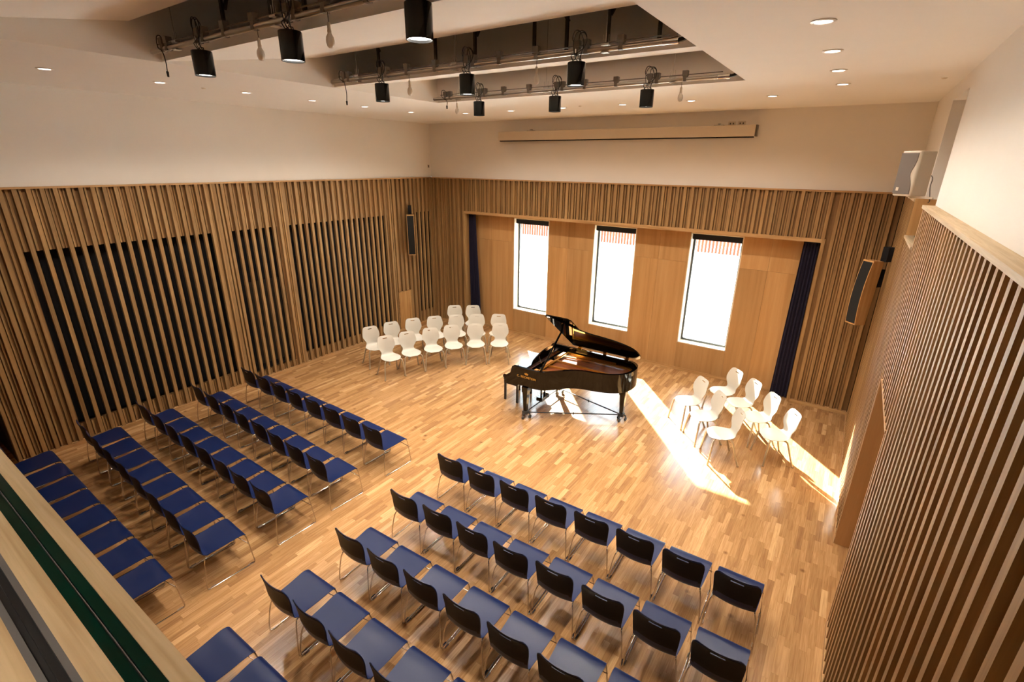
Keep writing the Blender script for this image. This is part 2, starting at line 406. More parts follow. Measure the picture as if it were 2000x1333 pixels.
struct(MB().box(XL, BX0-0.06, YB-0.004, YB+0.1, 0, 0.07).box(BX1+0.06, XR, YB-0.004, YB+0.1, 0, 0.07)
       .box(BX0, BX1, YR-0.012, YR, 0, 0.07), 'baseboard_back', M_OAKX)
# oak frame round the window bay
struct(MB().box(BX0-0.06, BX0, YB-0.006, YR, 0, 3.40).box(BX1, BX1+0.06, YB-0.006, YR, 0, 3.40), 'trim_3', M_SLAT)
struct(MB().box(BX0, BX1, YB-0.006, YR, BZ, 3.40), 'trim_9', M_OAKX)
# bay panelling with three window openings
WINS = [(-7.69, -6.575), (-5.29, -4.195), (-2.945, -1.85)]
WZ0, WZ1 = 0.70, 3.28
pn = MB(); g = 0.003
JZ = 2.62
edges = [BX0, -8.45, WINS[0][0], WINS[0][1], -6.0, WINS[1][0], WINS[1][1], -3.62, WINS[2][0], WINS[2][1], -1.30, BX1]
for a, b in zip(edges, edges[1:]):
    if (a, b) in WINS:
        pn.box(a, b-g, YR, YR+0.03, 0.0, WZ0); pn.box(a, b-g, YR, YR+0.03, WZ1, BZ)
    else:
        pn.box(a, b-g, YR, YR+0.03, 0.0, JZ-g); pn.box(a, b-g, YR, YR+0.03, JZ, BZ)
struct(pn, 'bay_panelling', M_PANEL, wb)
sw = MB()
ex = [BX0-0.3]+[v for q in WINS for v in q]+[BX1+0.3]
for i in range(0, len(ex), 2): sw.box(ex[i], ex[i+1], YR+0.032, YR+0.36, -0.1, WZ1)
for a, b in WINS: sw.box(a, b, YR+0.032, YR+0.36, -0.1, WZ0)
struct(sw, 'outer_wall', M_BACK, wb)
for n, (a, b) in enumerate(WINS, 1):
    rv = MB().box(a-0.001, a+0.02, YR-0.001, YR+0.30, WZ0, WZ1).box(b-0.02, b+0.001, YR-0.001, YR+0.30, WZ0, WZ1)
    rv.box(a, b, YR-0.001, YR+0.30, WZ0-0.001, WZ0+0.02).box(a, b, YR-0.001, YR+0.30, WZ1-0.02, WZ1+0.001)
    wn = struct(rv, 'window_%d' % n, M_REVEAL)
    y0, y1 = YR+0.20, YR+0.27
    fr = MB().box(a+.02, a+.065, y0, y1, WZ0+.02, WZ1-.02).box(b-.065, b-.02, y0, y1, WZ0+.02, WZ1-.02)
    fr.box(a+.065, b-.065, y0, y1, WZ0+.02, WZ0+.065).box(a+.065, b-.065, y0, y1, WZ1-.065, WZ1-.02)
    struct(fr, 'window_frame', M_GREYF, wn, bevel=0.004)
    struct(MB().box(a+.066, b-.066, y0+0.03, y0+0.036, WZ0+.066, WZ1-.066), 'pane', M_GLASS, wn)
    bl = thing('roller_blind', ((a+b)/2, YR+0.13, WZ1-0.02), ('black roller blind wound up in the head of the %s window' % ('left', 'middle', 'right')[n-1]), 'blind', 'roller blinds in the window heads')
    hw = (b-a)/2-0.022
    MB().box(-hw, hw, -0.05, 0.04, -0.125, 0.0).build('cassette', M_BLACK, bl, bevel=0.004)
    MB().box(-hw+0.01, hw-0.01, -0.008, 0.004, -0.14, -0.125).build('bottom_bar', M_ALUD, bl)

# right wall: near stretch, door recess, far stretch, high window notch
DRY0, DRY1, DRZ = 5.26, 6.74, 2.37
NY0, NY1, NZ0, NZ1 = 7.55, 8.88, 3.80, 5.50
cr = [2.226+0.1548*k for k in range(-25, 60)]
cr = [c for c in cr if c < YB-0.03]
mb, bk = MB(), MB()
slats(mb, bk, 'y', YN, DRY0, 0.07, ZL, XR, -1, [c for c in cr if YN < c <= DRY0])
slats(mb, bk, 'y', DRY0, DRY1, DRZ+0.03, ZL, XR, -1, [c for c in cr if DRY0 < c <= DRY1])
slats(mb, bk, 'y', DRY1, NY0, 0.07, ZL, XR, -1, [c for c in cr if DRY1 < c <= NY0])
slats(mb, bk, 'y', NY0, NY1, 0.07, NZ0, XR, -1, [c for c in cr if NY0 < c <= NY1])
slats(mb, bk, 'y', NY1, YB, 0.07, ZL, XR, -1, [c for c in cr if c > NY1])
wr = struct(bk, 'wall_right', M_BACK)
struct(mb, 'slat_cladding', M_SLATR, wr)
XU = 0.722
struct(MB().box(XU, XU+0.9, YN, NY0, ZL+0.03, ZC).box(XU, XU+0.9, NY1, YB+0.3, ZL+0.03, ZC).box(XU, XU+0.9, NY0, NY1, NZ1, ZC)
       .box(XU+0.9, XU+1.0, YN, YB+0.3, 0, ZC), 'plaster_upper_wall', M_WALL, wr)
struct(MB().box(XR+0.166, XR+0.3, YN, DRY0-0.04, 0, ZL).box(XR+0.166, XR+0.3, DRY1+0.04, YB+0.3, 0, NZ0-0.03).box(XR+0.166, XR+0.3, DRY0-0.04, DRY1+0.04, DRZ+0.03, ZL)
       .box(XR+0.166, XR+0.3, DRY1+0.04, NY0, NZ0-0.03, ZL).box(XR+0.166, XR+0.3, NY1, YB+0.3, NZ0-0.03, ZL), 'stud_wall', M_DARK, wr)
struct(MB().box(XR-0.015, XU, YN, NY0, ZL, ZL+0.035).box(XR-0.015, XU, NY1, YB-0.012, ZL, ZL+0.035), 'trim_4', M_CAPY)
struct(MB().box(XR-0.015, XR+0.85, NY0, NY1, NZ0-0.03, NZ0), 'trim_5', M_CAPY)
struct(MB().box(XR, XR+0.85, NY1-0.001, NY1+0.02, NZ0, ZL+0.04).box(XR, XR+0.85, NY0-0.02, NY0+0.001, NZ0, ZL+0.04), 'niche_lining', M_PANEL, wr)
struct(MB().box(XR-0.004, XR+0.1, YN, DRY0, 0, 0.07).box(XR-0.004, XR+0.1, DRY1, YB-0.005, 0, 0.07), 'baseboard_right', M_OAKY)
dj = MB().box(XR-0.002, XR+0.85, DRY1-0.001, DRY1+0.03, 0, DRZ).box(XR-0.002, XR+0.85, DRY0-0.03, DRY0+0.001, 0, DRZ).box(XR-0.002, XR+0.85, DRY0, DRY1, DRZ, DRZ+0.03)
d1 = struct(dj, 'door_1', M_PANEL)
struct(MB().box(XR+0.80, XR+0.84, DRY0+0.005, DRY1-0.005, 0.005, DRZ-0.003), 'door_leaf', M_PANEL, d1)
struct(MB().box(XR+0.788, XR+0.80, DRY0+0.08, DRY0+0.2, 0.95, 1.15).tube([(XR+0.79, DRY0+0.14, 1.0), (XR+0.75, DRY0+0.14, 1.0), (XR+0.75, DRY0+0.26, 1.0)], 0.009), 'door_handle', M_CHROME, d1)

# ceiling with the long lighting coffer
CX0, CX1, CY0, CY1 = -6.62, -1.48, -0.6, 7.31
T = 0.12
struct(MB().box(XL-0.33, CX0, YN, YB+0.4, ZC, ZC+T).box(CX1, XU+1.0, YN, YB+0.4, ZC, ZC+T).box(CX0, CX1, CY1, YB+0.4, ZC, ZC+T)
       .box(CX0, CX1, YN, CY0, ZC, ZC+T), 'ceiling', M_CEIL)
ZV = 7.2
ce = struct(MB().box(CX0-0.06, CX0, CY0, CY1, ZC+T, ZV).box(CX1, CX1+0.06, CY0, CY1, ZC+T, ZV).box(CX0-0.06, CX1+0.06, CY1, CY1+0.06, ZC+T, ZV)
       .box(CX0-0.06, CX1+0.06, CY0-0.06, CY0, ZC+T, ZV), 'ceiling_coffer', M_CEIL)
struct(MB().box(CX0-0.06, CX1+0.06, CY0-0.06, CY1+0.06, ZV, ZV+0.1), 'roof_deck', M_VOID, ce)
PY = [0.65, 2.885, 5.12]
for y in PY:
    p = MB()
    z0, z1, L = 5.70, 6.035, 1.99
    p.prism([(y, z0), (y+L, z1), (y+L, z1+0.02), (y+0.012, z0+0.10), (y, z0+0.10)], lambda a, b: (CX0+0.002, a, b), lambda a, b: (CX1-0.002, a, b))
    struct(p, 'ceiling_baffle', M_CEIL)
st = MB()
def strut(m, p, q, r=0.017):
    p, q = Vector(p), Vector(q); d = (q-p)/2; a = Vector((0, 1, 0)).cross(d).normalized()*r
    m.obox((p+q)/2, a, Vector((0, r*0.8, 0)), d)
for k, (y0, y1) in enumerate(((3.12, 3.12), (5.34, 5.34))):
    xs = [(-5.9, -1), (-4.84, 0), (-4.20, 1), (-3.36, 0), (-2.95, -1), (-2.47, 1), (-1.93, 0)]
    if k == 0: xs = [(-5.67, 1), (-4.84, 0), (-4.33, 0), (-3.73, 1), (-3.0, 0), (-2.3, 1)]
    t = MB()
    for x, dg in xs:
        strut(t, (x, y0, 5.80), (x, y0, ZV))
        if dg: strut(t, (x, y0+0.03, 6.12), (x+0.42*dg, y0+0.03, 6.75), 0.016)
    t.box(CX0, CX1, y0-0.03, y0+0.03, 6.98, 7.04)
    struct(t, 'roof_truss', M_STRUT)

# rear: sill of the balcony the camera stands at
SZ = H-1.0
RX1 = XR
struct(MB().box(XL-0.3, RX1, 0.175, 0.225, 0, SZ-0.03), 'wall_rear', M_PANEL)
struct(MB().box(XL-0.3, RX1, 0.195, 0.236, SZ-0.035, SZ), 'trim_6', M_CAP)
struct(MB().box(XL-0.3, RX1, 0.096, 0.143, SZ-0.035, SZ), 'trim_7', M_CAP)
struct(MB().box(XL-0.3, RX1, -0.5, 0.042, SZ-0.035, SZ), 'trim_8', M_CAP)
gp = thing('glass_balustrade', (-4.5, 0.169, SZ-0.05), 'double row of green tinted glass edges set between the oak strips of the balcony sill', 'glass')
MB().box(-5.9, 5.1, 0.003, 0.026, 0.0, 0.046).build('front_pane', M_GREEN, gp)
MB().box(-5.9, 5.1, -0.026, -0.003, 0.0, 0.046).build('rear_pane', M_GREEN, gp)
MB().box(-5.9, 5.1, -0.001, 0.001, 0.0, 0.047).build('spacer', M_ALUG, gp)
ch = thing('metal_channel', (-4.5, 0.069, SZ-0.05), 'grey and black metal track let into the balcony sill nearest the viewer', 'track')
MB().box(-5.9, 5.1, -0.027, -0.014, 0.0, 0.05).box(-5.9, 5.1, 0.014, 0.027, 0.0, 0.05).build('rail_lip', M_ALUG, ch)
MB().box(-5.9, 5.1, -0.014, 0.014, 0.0, 0.036).box(-5.9, 5.1, -0.0015, 0.0015, 0.03, 0.042).build('groove', M_ALUD, ch)
struct(MB().box(XL-1.6, XU+1.0, YN-0.1, YN, 0, ZC), 'wall_camera_side', M_DARK)  # unseen wall made dark to keep bounced light off the slat sides
struct(MB().box(XL-1.6, RX1, YN, 0.17, SZ-1.2, SZ-1.1), 'floor_balcony', M_OAKX)

# ------------------------------------------------------------------ outside, seen through the windows
struct(MB().box(-45, 20, YR+0.36, 60, -0.3, -0.1), 'ground_outside', M_PAVING)
fn = thing('slatted_fence', (-12, 29.0, -0.1), 'red cedar slatted fence beyond the pale paving outside the windows', 'fence')
for i in range(3):
    m_ = MB(); x = -20+i*12.0
    while x < -8+i*12.0-0.1:
        m_.box(x, x+0.10, -0.03, 0.03, 0.15, 3.0); x += 0.19
    m_.box(-20+i*12.0, -19.9+i*12.0, 0.03, 0.13, 0, 2.6).box(-20+i*12.0, -8+i*12.0-0.1, 0.03, 0.07, 2.6, 2.7)
    m_.build('slat_panel', M_CEDAR, fn)
bd = thing('outbuilding', (-6, 33, -0.1), 'pale building standing behind the cedar fence outside', 'building')
MB().box(-22, 20, 0, 4, 0, 6).build('wall', M_RENDER, bd)
MB().box(-4, 4, -0.06, 0.0, 0.4, 1.9).build('window', M_GREYF, bd)
pb = thing('planting_bed', (-13.0, 27.6, -0.1), 'low planting bed of bark and a green shrub before the cedar fence', 'plants')
MB().lathe([(0.0, 0.10), (0.4, 0.08), (0.8, 0.0)], n=18).build('bark_mound', M_SOIL, pb)
lf = MB(); rr = random.Random(4)
for i in range(240):
    a, e, r = rr.uniform(0, 2*PI), rr.uniform(0, 1.3), rr.uniform(0.15, 0.4)
    c = Vector((-0.6+r*math.cos(a)*math.cos(e), r*math.sin(a)*math.cos(e), 0.25+r*math.sin(e)))
    lf.obox(c, (0.03, rr.uniform(-.02, .02), .01), (0, 0.015, rr.uniform(-.02, .02)), (0, 0, 0.002))
lf.build('foliage', M_LEAF, pb)

# ------------------------------------------------------------------ curtains
def curtain(x0, x1, name_label, zt=3.30, zb=0.02, flare=0.0, lean=0.0):
    n = 90; vs = []; fs = []
    for j in range(16):
        t = j/15; z = zt+(zb-zt)*t; e0 = x0-flare*t*lean; e1 = x1+flare*t*(1-lean)
        for i in range(n+1):
            s = i/n
            vs.append((e0+(e1-e0)*s, 0.022*math.sin(s*2*PI*5+0.4*math.sin(z*2))+0.006*math.sin(s*2*PI*13+z), z))
    for j in range(15):
        for i in range(n): fs.append((j*(n+1)+i, j*(n+1)+i+1, (j+1)*(n+1)+i+1, (j+1)*(n+1)+i))
    N = len(vs)
    vs += [(x, y+0.012, z) for x, y, z in vs]; fs += [tuple(k+N for k in f[::-1]) for f in fs]
    t = thing('curtain', ((x0+x1)/2, 11.2, 0), name_label, 'curtain', 'navy curtains of the window bay')
    m = MB(); m.add([(x-(x0+x1)/2, y, z) for x, y, z in vs], fs); m.build('drape', M_NAVY, t, smooth=80)
    h = (x1-x0)/2
    MB().box(-h, h, -0.02, 0.03, zt, zt+0.025).build('track', M_ALUD, t)
curtain(-9.12, -8.88, 'dark navy curtain drawn back at the left end of the window bay', flare=0.16, lean=0)
curtain(-0.74, -0.47, 'dark navy curtain drawn back at the right end of the window bay', flare=0.06, lean=1)

# ------------------------------------------------------------------ moulded shell helper
def shell_part(prof, half, edge_fwd, v0, v1, nu, thick, holes=lambda u, v: False, back_off=0.0, round_=None):
    """prof: list of Vector(y,z) samples; rows v0..v1; returns MB with thickness"""
    rows = list(range(v0, v1+1)); V = []; NRM = []
    def P(i): return Vector((0, prof[i][0], prof[i][1]))
    for i in rows:
        a, b = P(max(i-1, 0)), P(min(i+1, len(prof)-1)); t = (b-a).normalized()
        n = Vector((1, 0, 0)).cross(t).normalized()     # faces sitter side
        if n.z < -0.2 or (abs(n.z) <= 0.2 and n.y < 0): n = -n
        hw = half[i]; ef = edge_fwd[i]
        for k in range(nu+1):
            u = -1+2*k/nu
            V.append(P(i)+Vector((u*hw, 0, 0))+n*(ef*u*u)); NRM.append(n)
    W_ = nu+1; F = []
    for j in range(len(rows)-1):
        for k in range(nu):
            u = -1+2*(k+0.5)/nu
            if not holes(u, rows[j]): F.append((j*W_+k, j*W_+k+1, (j+1)*W_+k+1, (j+1)*W_+k))
    n0 = len(V)
    front = [p-n*back_off for p, n in zip(V, NRM)]; back = [p-n*(thick+back_off) for p, n in zip(V, NRM)]
    fs = list(F)+[tuple(i+n0 for i in f[::-1]) for f in F]
    ec = {}
    for f in F:
        for a, b in zip(f, f[1:]+f[:1]): ec[(a, b)] = ec.get((a, b), 0)+1
    for (a, b) in ec:
        if (b, a) not in ec: fs.append((b, a, a+n0, b+n0))
    used = sorted({i for f in fs for i in f}); mp = {o: i for i, o in enumerate(used)}
    allv = front+back
    m = MB(); m.add([allv[i] for i in used], [tuple(mp[i] for i in f) for f in fs]); return m
def resample(tab, n):
    pts = spline([Vector((a, b, 0)) for a, b in tab], 12)
    d = [0]
    for a, b in zip(pts, pts[1:]): d.append(d[-1]+(b-a).length)
    out = []; j = 0
    for i in range(n+1):
        s = d[-1]*i/n
        while j < len(d)-2 and d[j+1] < s: j += 1
        t = (s-d[j])/max(d[j+1]-d[j], 1e-9); p = pts[j].lerp(pts[j+1], t); out.append((p.x, p.y))
    return out, d[-1]

# ------------------------------------------------------------------ navy audience chairs
def blue_chair():
    t = thing('audience_chair', (0, 0, 0), 'x', 'chair', 'navy audience chairs set out in rows')
    NV = 44
    prof, Ltot = resample([(0.245, 0.418), (0.225, 0.445), (0.16, 0.455), (0.02, 0.440), (-0.13, 0.428), (-0.205, 0.422), (-0.252, 0.450), (-0.266, 0.53), (-0.272, 0.64), (-0.284, 0.745), (-0.304, 0.822)], NV)
    half = []; ef = []
    for i in range(NV+1):
        s = i/NV
        h = lerp_tab([(0, .215), (0.03, .230), (0.1, .234), (0.42, .218), (0.55, .208), (0.62, .206), (0.78, .218), (0.90, .224), (0.955, .216), (0.985, .198), (1, .175)], s)
        half.append(h); ef.append(lerp_tab([(0, 0), (0.3, .008), (0.5, .015), (0.6, .03), (0.8, .03), (1, .022)], s))
    sp = 24
    shell_part(prof, half, ef, 0, sp, 14, 0.006).build('seat', M_BLUE, t, smooth=60)
    slot = lambda u, v: abs(u) < 0.22 and v in (41,)
    shell_part(prof, half, ef, sp, NV, 14, 0.006, slot).build('backrest', M_BLUE, t, smooth=60)
    hb = [h-0.003 for h in half]
    low = lambda u, v: slot(u, v) or (v < 27+6*(1-u*u)*0 + 2.2*(u*u))
    shell_part(prof, hb, ef, sp+3, NV-1, 14, 0.003, lambda u, v: slot(u, v) or v < 29.9-1.4*u*u, back_off=0.0065).build('back_shade', M_BLUESHADE, t, smooth=60, label='rear face of the backrest, shade painted black')  # added black skin stands in for shade on the all-blue shell
    for s in (-1, 1):
        p = spline([(s*.195, .17, .432), (s*.205, .225, .425), (s*.228, .243, .36), (s*.248, .262, .12), (s*.254, .270, .03), (s*.255, .25, .009)], 5)
        p += [Vector((s*.255, -.24, .009))]
        p += spline([(s*.255, -.262, .012), (s*.254, -.276, .03), (s*.249, -.268, .15), (s*.226, -.24, .34), (s*.208, -.218, .412)], 5)
        p += [Vector((s*.195, -.14, .417)), Vector((s*.195, .17, .434))]
        sf = MB().tube(p, 0.0068, 6).build('side_frame', M_CHROME, t, smooth=60)
        for y in (-.215, .22): MB().box(s*.249-.008, s*.249+.008, y-.028, y+.028, 0.001, .019).build('glide', M_CHROME, sf, smooth=0)
    MB().tube(spline([(-.24, .245, .30), (-.12, .19, .36), (0, .175, .375), (.12, .19, .36), (.24, .245, .30)], 4), 0.0048, 6).build('cross_bar', M_CHROME, t)
    MB().tube([(-.195, -.08, .418), (.195, -.08, .418)], 0.0055, 6).build('cross_bar', M_CHROME, t)
    return t
bc = blue_chair(); used = False
ORD = ['front', 'second', 'third', 'fourth', 'rearmost']
CNT = ['first', 'second', 'third', 'fourth', 'fifth', 'sixth', 'seventh', 'last']
def place_blue(x, y, rz, label):
    global used
    if not used:
        bc.location = (x, y, 0); bc.rotation_euler = (0, 0, rz); bc['label'] = label; used = True
    else: dup(bc, (x, y, 0), rz, label)
rows_left = [(4.441, 4.347), (3.509, 3.34), (2.627, 2.534), (1.818, 1.675), (0.93, 0.865)]
rows_right = [(4.400, 4.454), (3.470, 3.52), (2.620, 2.66), (1.768, 1.80), (0.905, 0.93)]
rj = random.Random(11)
for r, (ya, yb) in enumerate(rows_left):
    an = math.atan2(yb-ya, 3.72)
    for i in range(8):
        x = -9.555+0.255+(4.245-0.51)*i/7; y = ya+(yb-ya)*i/7+0.27
        place_blue(x+rj.uniform(-.004, .004), y+rj.uniform(-.008, .008), an+rj.uniform(-.012, .012),
                   'navy sled chair, left block, %s row, %s seat from the left wall' % (ORD[r], CNT[i]))
NR = [8, 8, 7, 5, 3]
for r, (ya, yb) in enumerate(rows_right):
    an = math.atan2(yb-ya, 3.75)
    for i in range(NR[r]):
        x = (-4.277, -4.22, -4.205, -4.245, -4.25)[r]+0.255+(4.285-0.51-(0, .04, .04, .02, 0)[r])*i/7; y = ya+(yb-ya)*i/7+0.27
        place_blue(x+rj.uniform(-.004, .004), y+rj.uniform(-.008, .008), an+rj.uniform(-.012, .012),
                   'navy sled chair, right block, %s row, %s seat from the aisle' % (ORD[r], CNT[i]))

# ------------------------------------------------------------------ cream shell chairs
def cream_chair():
    t = thing('shell_chair', (0, 0, 0), 'x', 'chair')
    NV = 48
    prof, Lt = resample([(0.235, 0.452), (0.20, 0.470), (0.10, 0.474), (-0.02, 0.462), (-0.12, 0.462), (-0.175, 0.49), (-0.195, 0.56), (-0.205, 0.66), (-0.222, 0.76), (-0.25, 0.86), (-0.272, 0.905)], NV)
    half = []; ef = []
    for i in range(NV+1):
        s = i/NV
        half.append(lerp_tab([(0, .085), (0.015, .12), (0.04, .155), (0.09, .192), (0.16, .216), (0.24, .222), (0.33, .208), (0.42, .172), (0.48, .146), (0.53, .134), (0.57, .136), (0.62, .160), (0.67, .188), (0.71, .206), (0.75, .212), (0.82, .205), (0.90, .188), (0.945, .176), (0.97, .163), (0.988, .143), (1, .112)], s))
        ef.append(lerp_tab([(0, -.004), (0.15, .0), (0.35, .02), (0.5, .02), (0.65, .035), (0.85, .03), (1, .015)], s))
    slot = lambda u, v: abs(u) < 0.26 and v in (44,)
    sp = 26
    shell_part(prof, half, ef, 0, sp, 14, 0.007).build('seat', M_CREAM, t, smooth=60)
    shell_part(prof, half, ef, sp, NV, 14, 0.007, slot).build('backrest', M_CREAM, t, smooth=60)
    for s in (-1, 1):
        l1 = MB().tube(spline([(s*.06, .10, .440), (s*.15, .15, .440), (s*.195, .185, .425), (s*.215, .20, .34), (s*.235, .225, .15), (s*.25, .24, .012)], 5), 0.0155, 8).build('leg', M_NICKEL, t, smooth=60)
        l2 = MB().tube(spline([(s*.06, -.04, .434), (s*.135, -.08, .434), (s*.172, -.115, .415), (s*.20, -.15, .30), (s*.225, -.195, .14), (s*.252, -.24, .012)], 5), 0.0155, 8).build('leg', M_NICKEL, t, smooth=60)
        MB().cyl((s*.25, .24, 0.001), (s*.25, .24, .02), 0.019, 10).build('glide', M_CHROME, l1); MB().cyl((s*.252, -.24, 0.001), (s*.252, -.24, .02), 0.019, 10).build('glide', M_CHROME, l2)
    return t
cc = cream_chair(); cu = False
# back-top centre on the floor plane, facing angle (deg, 0 = +x)
left_group = [
 ('A', -8.44, 7.21, -20, 'nearest the audience in the front arc'), ('B', -8.26, 7.72, -26, 'second from the audience in the front arc'),
 ('C', -8.00, 8.25, -34, 'third from the audience in the front arc'), ('D', -7.73, 8.72, -39, 'fourth from the audience in the front arc'),
 ('E', -7.32, 9.16, -50, 'fifth from the audience in the front arc'), ('F', -6.83, 9.56, -59, 'nearest the piano in the front arc'),
 ('G', -9.25, 7.46, -20, 'nearest the audience in the second arc'), ('H', -9.12, 8.02, -24, 'second from the audience in the second arc'),
 ('I', -8.90, 8.56, -30, 'third from the audience in the second arc'), ('J', -8.58, 9.03, -37, 'fourth from the audience in the second arc'),
 ('K', -8.21, 9.47, -44, 'fifth from the audience in the second arc'), ('L', -7.79, 9.83, -52, 'sixth from the audience in the second arc'),
 ('M', -7.32, 10.17, -60, 'nearest the piano in the second arc'), ('N', -8.83, 10.13, -44, 'nearer the slatted left wall in the rear pair'),
 ('O', -8.41, 10.44, -52, 'nearer the windows in the rear pair')]
right_group = [
 ('a', -1.75, 9.07, 225, 'nearest the piano in the front row'), ('e', -1.32, 8.60, 218, 'in the middle of the front row'),
 ('f', -0.98, 8.09, 207, 'nearest the audience in the front row'),
 ('b', -1.31, 9.89, 226, 'nearest the window wall in the rear row'), ('c', -0.91, 9.54, 221, 'second from the windows in the rear row'),
 ('d', -0.53, 9.09, 217, 'third from the windows in the rear row'), ('g', -0.22, 8.56, 211, 'nearest the audience in the rear row')]
fix = {'f': (-1.12, 7.97), 'g': (-0.375, 8.45)}
for grp, side in ((left_group, 'left'), (right_group, 'right')):
    gname = 'cream shell chairs %s of the piano' % side
    for k, bx_, by_, ang, txt in grp:
        a = math.radians(ang); x, y = bx_+0.255*math.cos(a), by_+0.255*math.sin(a)
        if k in fix: x, y = fix[k]
        lab = 'cream shell chair %s of the piano, %s' % (side, txt)
        if not cu:
            cc.location = (x, y, 0); cc.rotation_euler = (0, 0, a-PI/2); cc['label'] = lab; cc['group'] = gname; cu = True
        else: dup(cc, (x, y, 0), a-PI/2, lab, gname)

# ------------------------------------------------------------------ grand piano (origin at keyboard front, treble corner; +x to the tail, +y to the bass)
PX, PYY = -5.08, 7.20
pi_ = thing('grand_piano', (PX, PYY, 0), 'black lacquered concert grand piano with its lid propped open, standing on a wheeled dolly', 'piano')
def O(x, y, z=0): return (x-PX, y-PYY, z)
outline = [Vector((-4.83, 7.20, 0)), Vector((-4.6, 7.20, 0))]+spline([(-4.40, 7.20, 0), (-4.20, 7.25, 0), (-4.02, 7.42, 0), (-3.86, 7.60, 0), (-3.66, 7.72, 0), (-3.40, 7.78, 0), (-3.16, 7.86, 0), (-2.98, 7.99, 0), (-2.875, 8.18, 0), (-2.85, 8.42, 0), (-2.90, 8.62, 0), (-3.03, 8.74, 0), (-3.20, 8.77, 0)], 4)+[Vector((-4.83, 8.77, 0))]
outer = [(p.x-PX, p.y-PYY) for p in outline]
def inset(poly, d):
    n = len(poly); out = []
    for i in range(n):
        a = Vector(poly[i-1]) if i else Vector(poly[0]); b = Vector(poly[i]); c = Vector(poly[(i+1)]) if i+1 < n else Vector(poly[-1])
        t = (c-a).normalized() if (c-a).length > 1e-6 else Vector((1, 0)); nn = Vector((-t.y, t.x)); p = b+nn*d; out.append((p.x, p.y))
    return out
inner = inset(outer, 0.055)
m = MB(); n = len(outer); ZB, ZT = 0.68, 1.05
vs = [(x, y, ZB) for x, y in outer]+[(x, y, ZT) for x, y in outer]+[(x, y, ZT) for x, y in inner]+[(x, y, ZB) for x, y in inner]
fs = []
for i in range(n-1):
    for a, b in ((0, 1), (1, 2), (2, 3), (3, 0)): fs.append((a*n+i, a*n+i+1, b*n+i+1, b*n+i))
fs += [(0, n, 2*n, 3*n), (n-1, 3*n-0+n-1, 3*n-1, 2*n-1)]
m.add(vs, fs)
m.build('case', M_PIANO, pi_, smooth=40)
MB().prism(inner, lambda x, y: (x, y, 0.80), lambda x, y: (x, y, 0.90)).build('soundboard', M_SOUND, pi_, smooth=0)
# keyboard cheeks
chp = [(0.08, .66), (0.27, .66), (0.27, ZT), (0.235, ZT), (0.21, 1.03), (0.185, 0.95), (0.165, 0.86), (0.13, 0.80), (0.0, 0.80), (0.0, 0.755), (0.08, 0.75)]
for y in (0.0, 1.515): MB().prism(chp, lambda a, b: (a, y+0.0015, b), lambda a, b: (a, y+0.055, b)).build('cheek', M_PIANO, pi_, smooth=0)
MB().box(0.06, 0.50, 0.055, 1.515, 0.66, 0.74).build('keybed', M_PIANO, pi_, bevel=0.004)
MB().box(0.0, 0.06, 0.055, 1.515, 0.70, 0.765).build('key_slip', M_PIANO, pi_, bevel=0.004)
wk = MB()
for i in range(52): wk.box(0.062, 0.205, 0.12+i*0.0258, 0.12+i*0.0258+0.0246, 0.742, 0.765)
wk.build('white_keys', M_WKEY, pi_, smooth=0)
bkk = MB()
for i in range(51):
    if i % 7 in (0, 2, 3, 5, 6): bkk.box(0.112, 0.205, 0.12+i*0.0258+0.019, 0.12+i*0.0258+0.031, 0.765, 0.777)
bkk.build('black_keys', M_BKEY, pi_, smooth=0)
MB().prism([(0.205, .745), (0.235, .745), (0.26, 0.97), (0.235, 0.975)], lambda a, b: (a, 0.057, b), lambda a, b: (a, 1.513, b)).build('fallboard', M_PIANO, pi_)
MB().box(0.235, 0.44, 0.057, 1.513, 0.985, 1.0).build('music_shelf', M_PIANO, pi_, bevel=0.003)
dk = MB(); pts = [(0.34, 0), (0.34, 0.04)]+[(0.34+0.87*i/12, 0.10+0.15*math.sin(PI*i/12)**0.8) for i in range(13)]+[(1.21, 0.04), (1.21, 0)]
dk.prism(pts, lambda a, b: (0.43+0.35*b, a, 1.0+b), lambda a, b: (0.45+0.35*b, a, 1.0+b)); dk.build('music_desk', M_PIANO, pi_, smooth=30)
MB().box(0.47, 0.55, 0.5, 0.53, 1.0, 1.02).tube([(0.54, 0.515, 1.01), (0.50, 0.515, 1.14)], 0.006).tube([(0.54, 1.03, 1.01), (0.50, 1.03, 1.14)], 0.006).build('desk_stay', M_CHROME, pi_)
# iron plate: pin block web, struts
MB().box(0.46, 0.66, 0.06, 1.50, 0.90, 0.935).build('pin_block', M_PIANO, pi_, bevel=0.004)
pl = MB()
def bar(p, q, w_, h=0.035, z=0.93):
    p, q = Vector((p[0], p[1], z)), Vector((q[0], q[1], z)); d = (q-p)/2; s_ = Vector((-d.y, d.x, 0)).normalized()*w_
    pl.obox((p+q)/2, d, s_, (0, 0, h/2))
for a, b in (((.62, .12), (.82, .14)), ((.62, .32), (1.18, .44)), ((.62, .62), (1.55, .72)), ((.62, .95), (2.02, .92)), ((.62, 1.25), (1.95, 1.40)), ((.62, 1.48), (1.7, 1.50))): bar(a, b, 0.014)
bar((.64, .10), (.64, 1.50), 0.02, 0.03)
pl.build('iron_plate', M_GOLD, pi_, smooth=0)
pe = MB(); pr = [(x, y) for x, y in inset(outer, 0.060)]; pr2 = inset(outer, 0.12); k0 = 6
vs = [(x, y, .902) for x, y in pr[k0:]]+[(x, y, .902) for x, y in pr2[k0:]]+[(x, y, .915) for x, y in pr[k0:]]+[(x, y, .915) for x, y in pr2[k0:]]
nn = len(pr)-k0
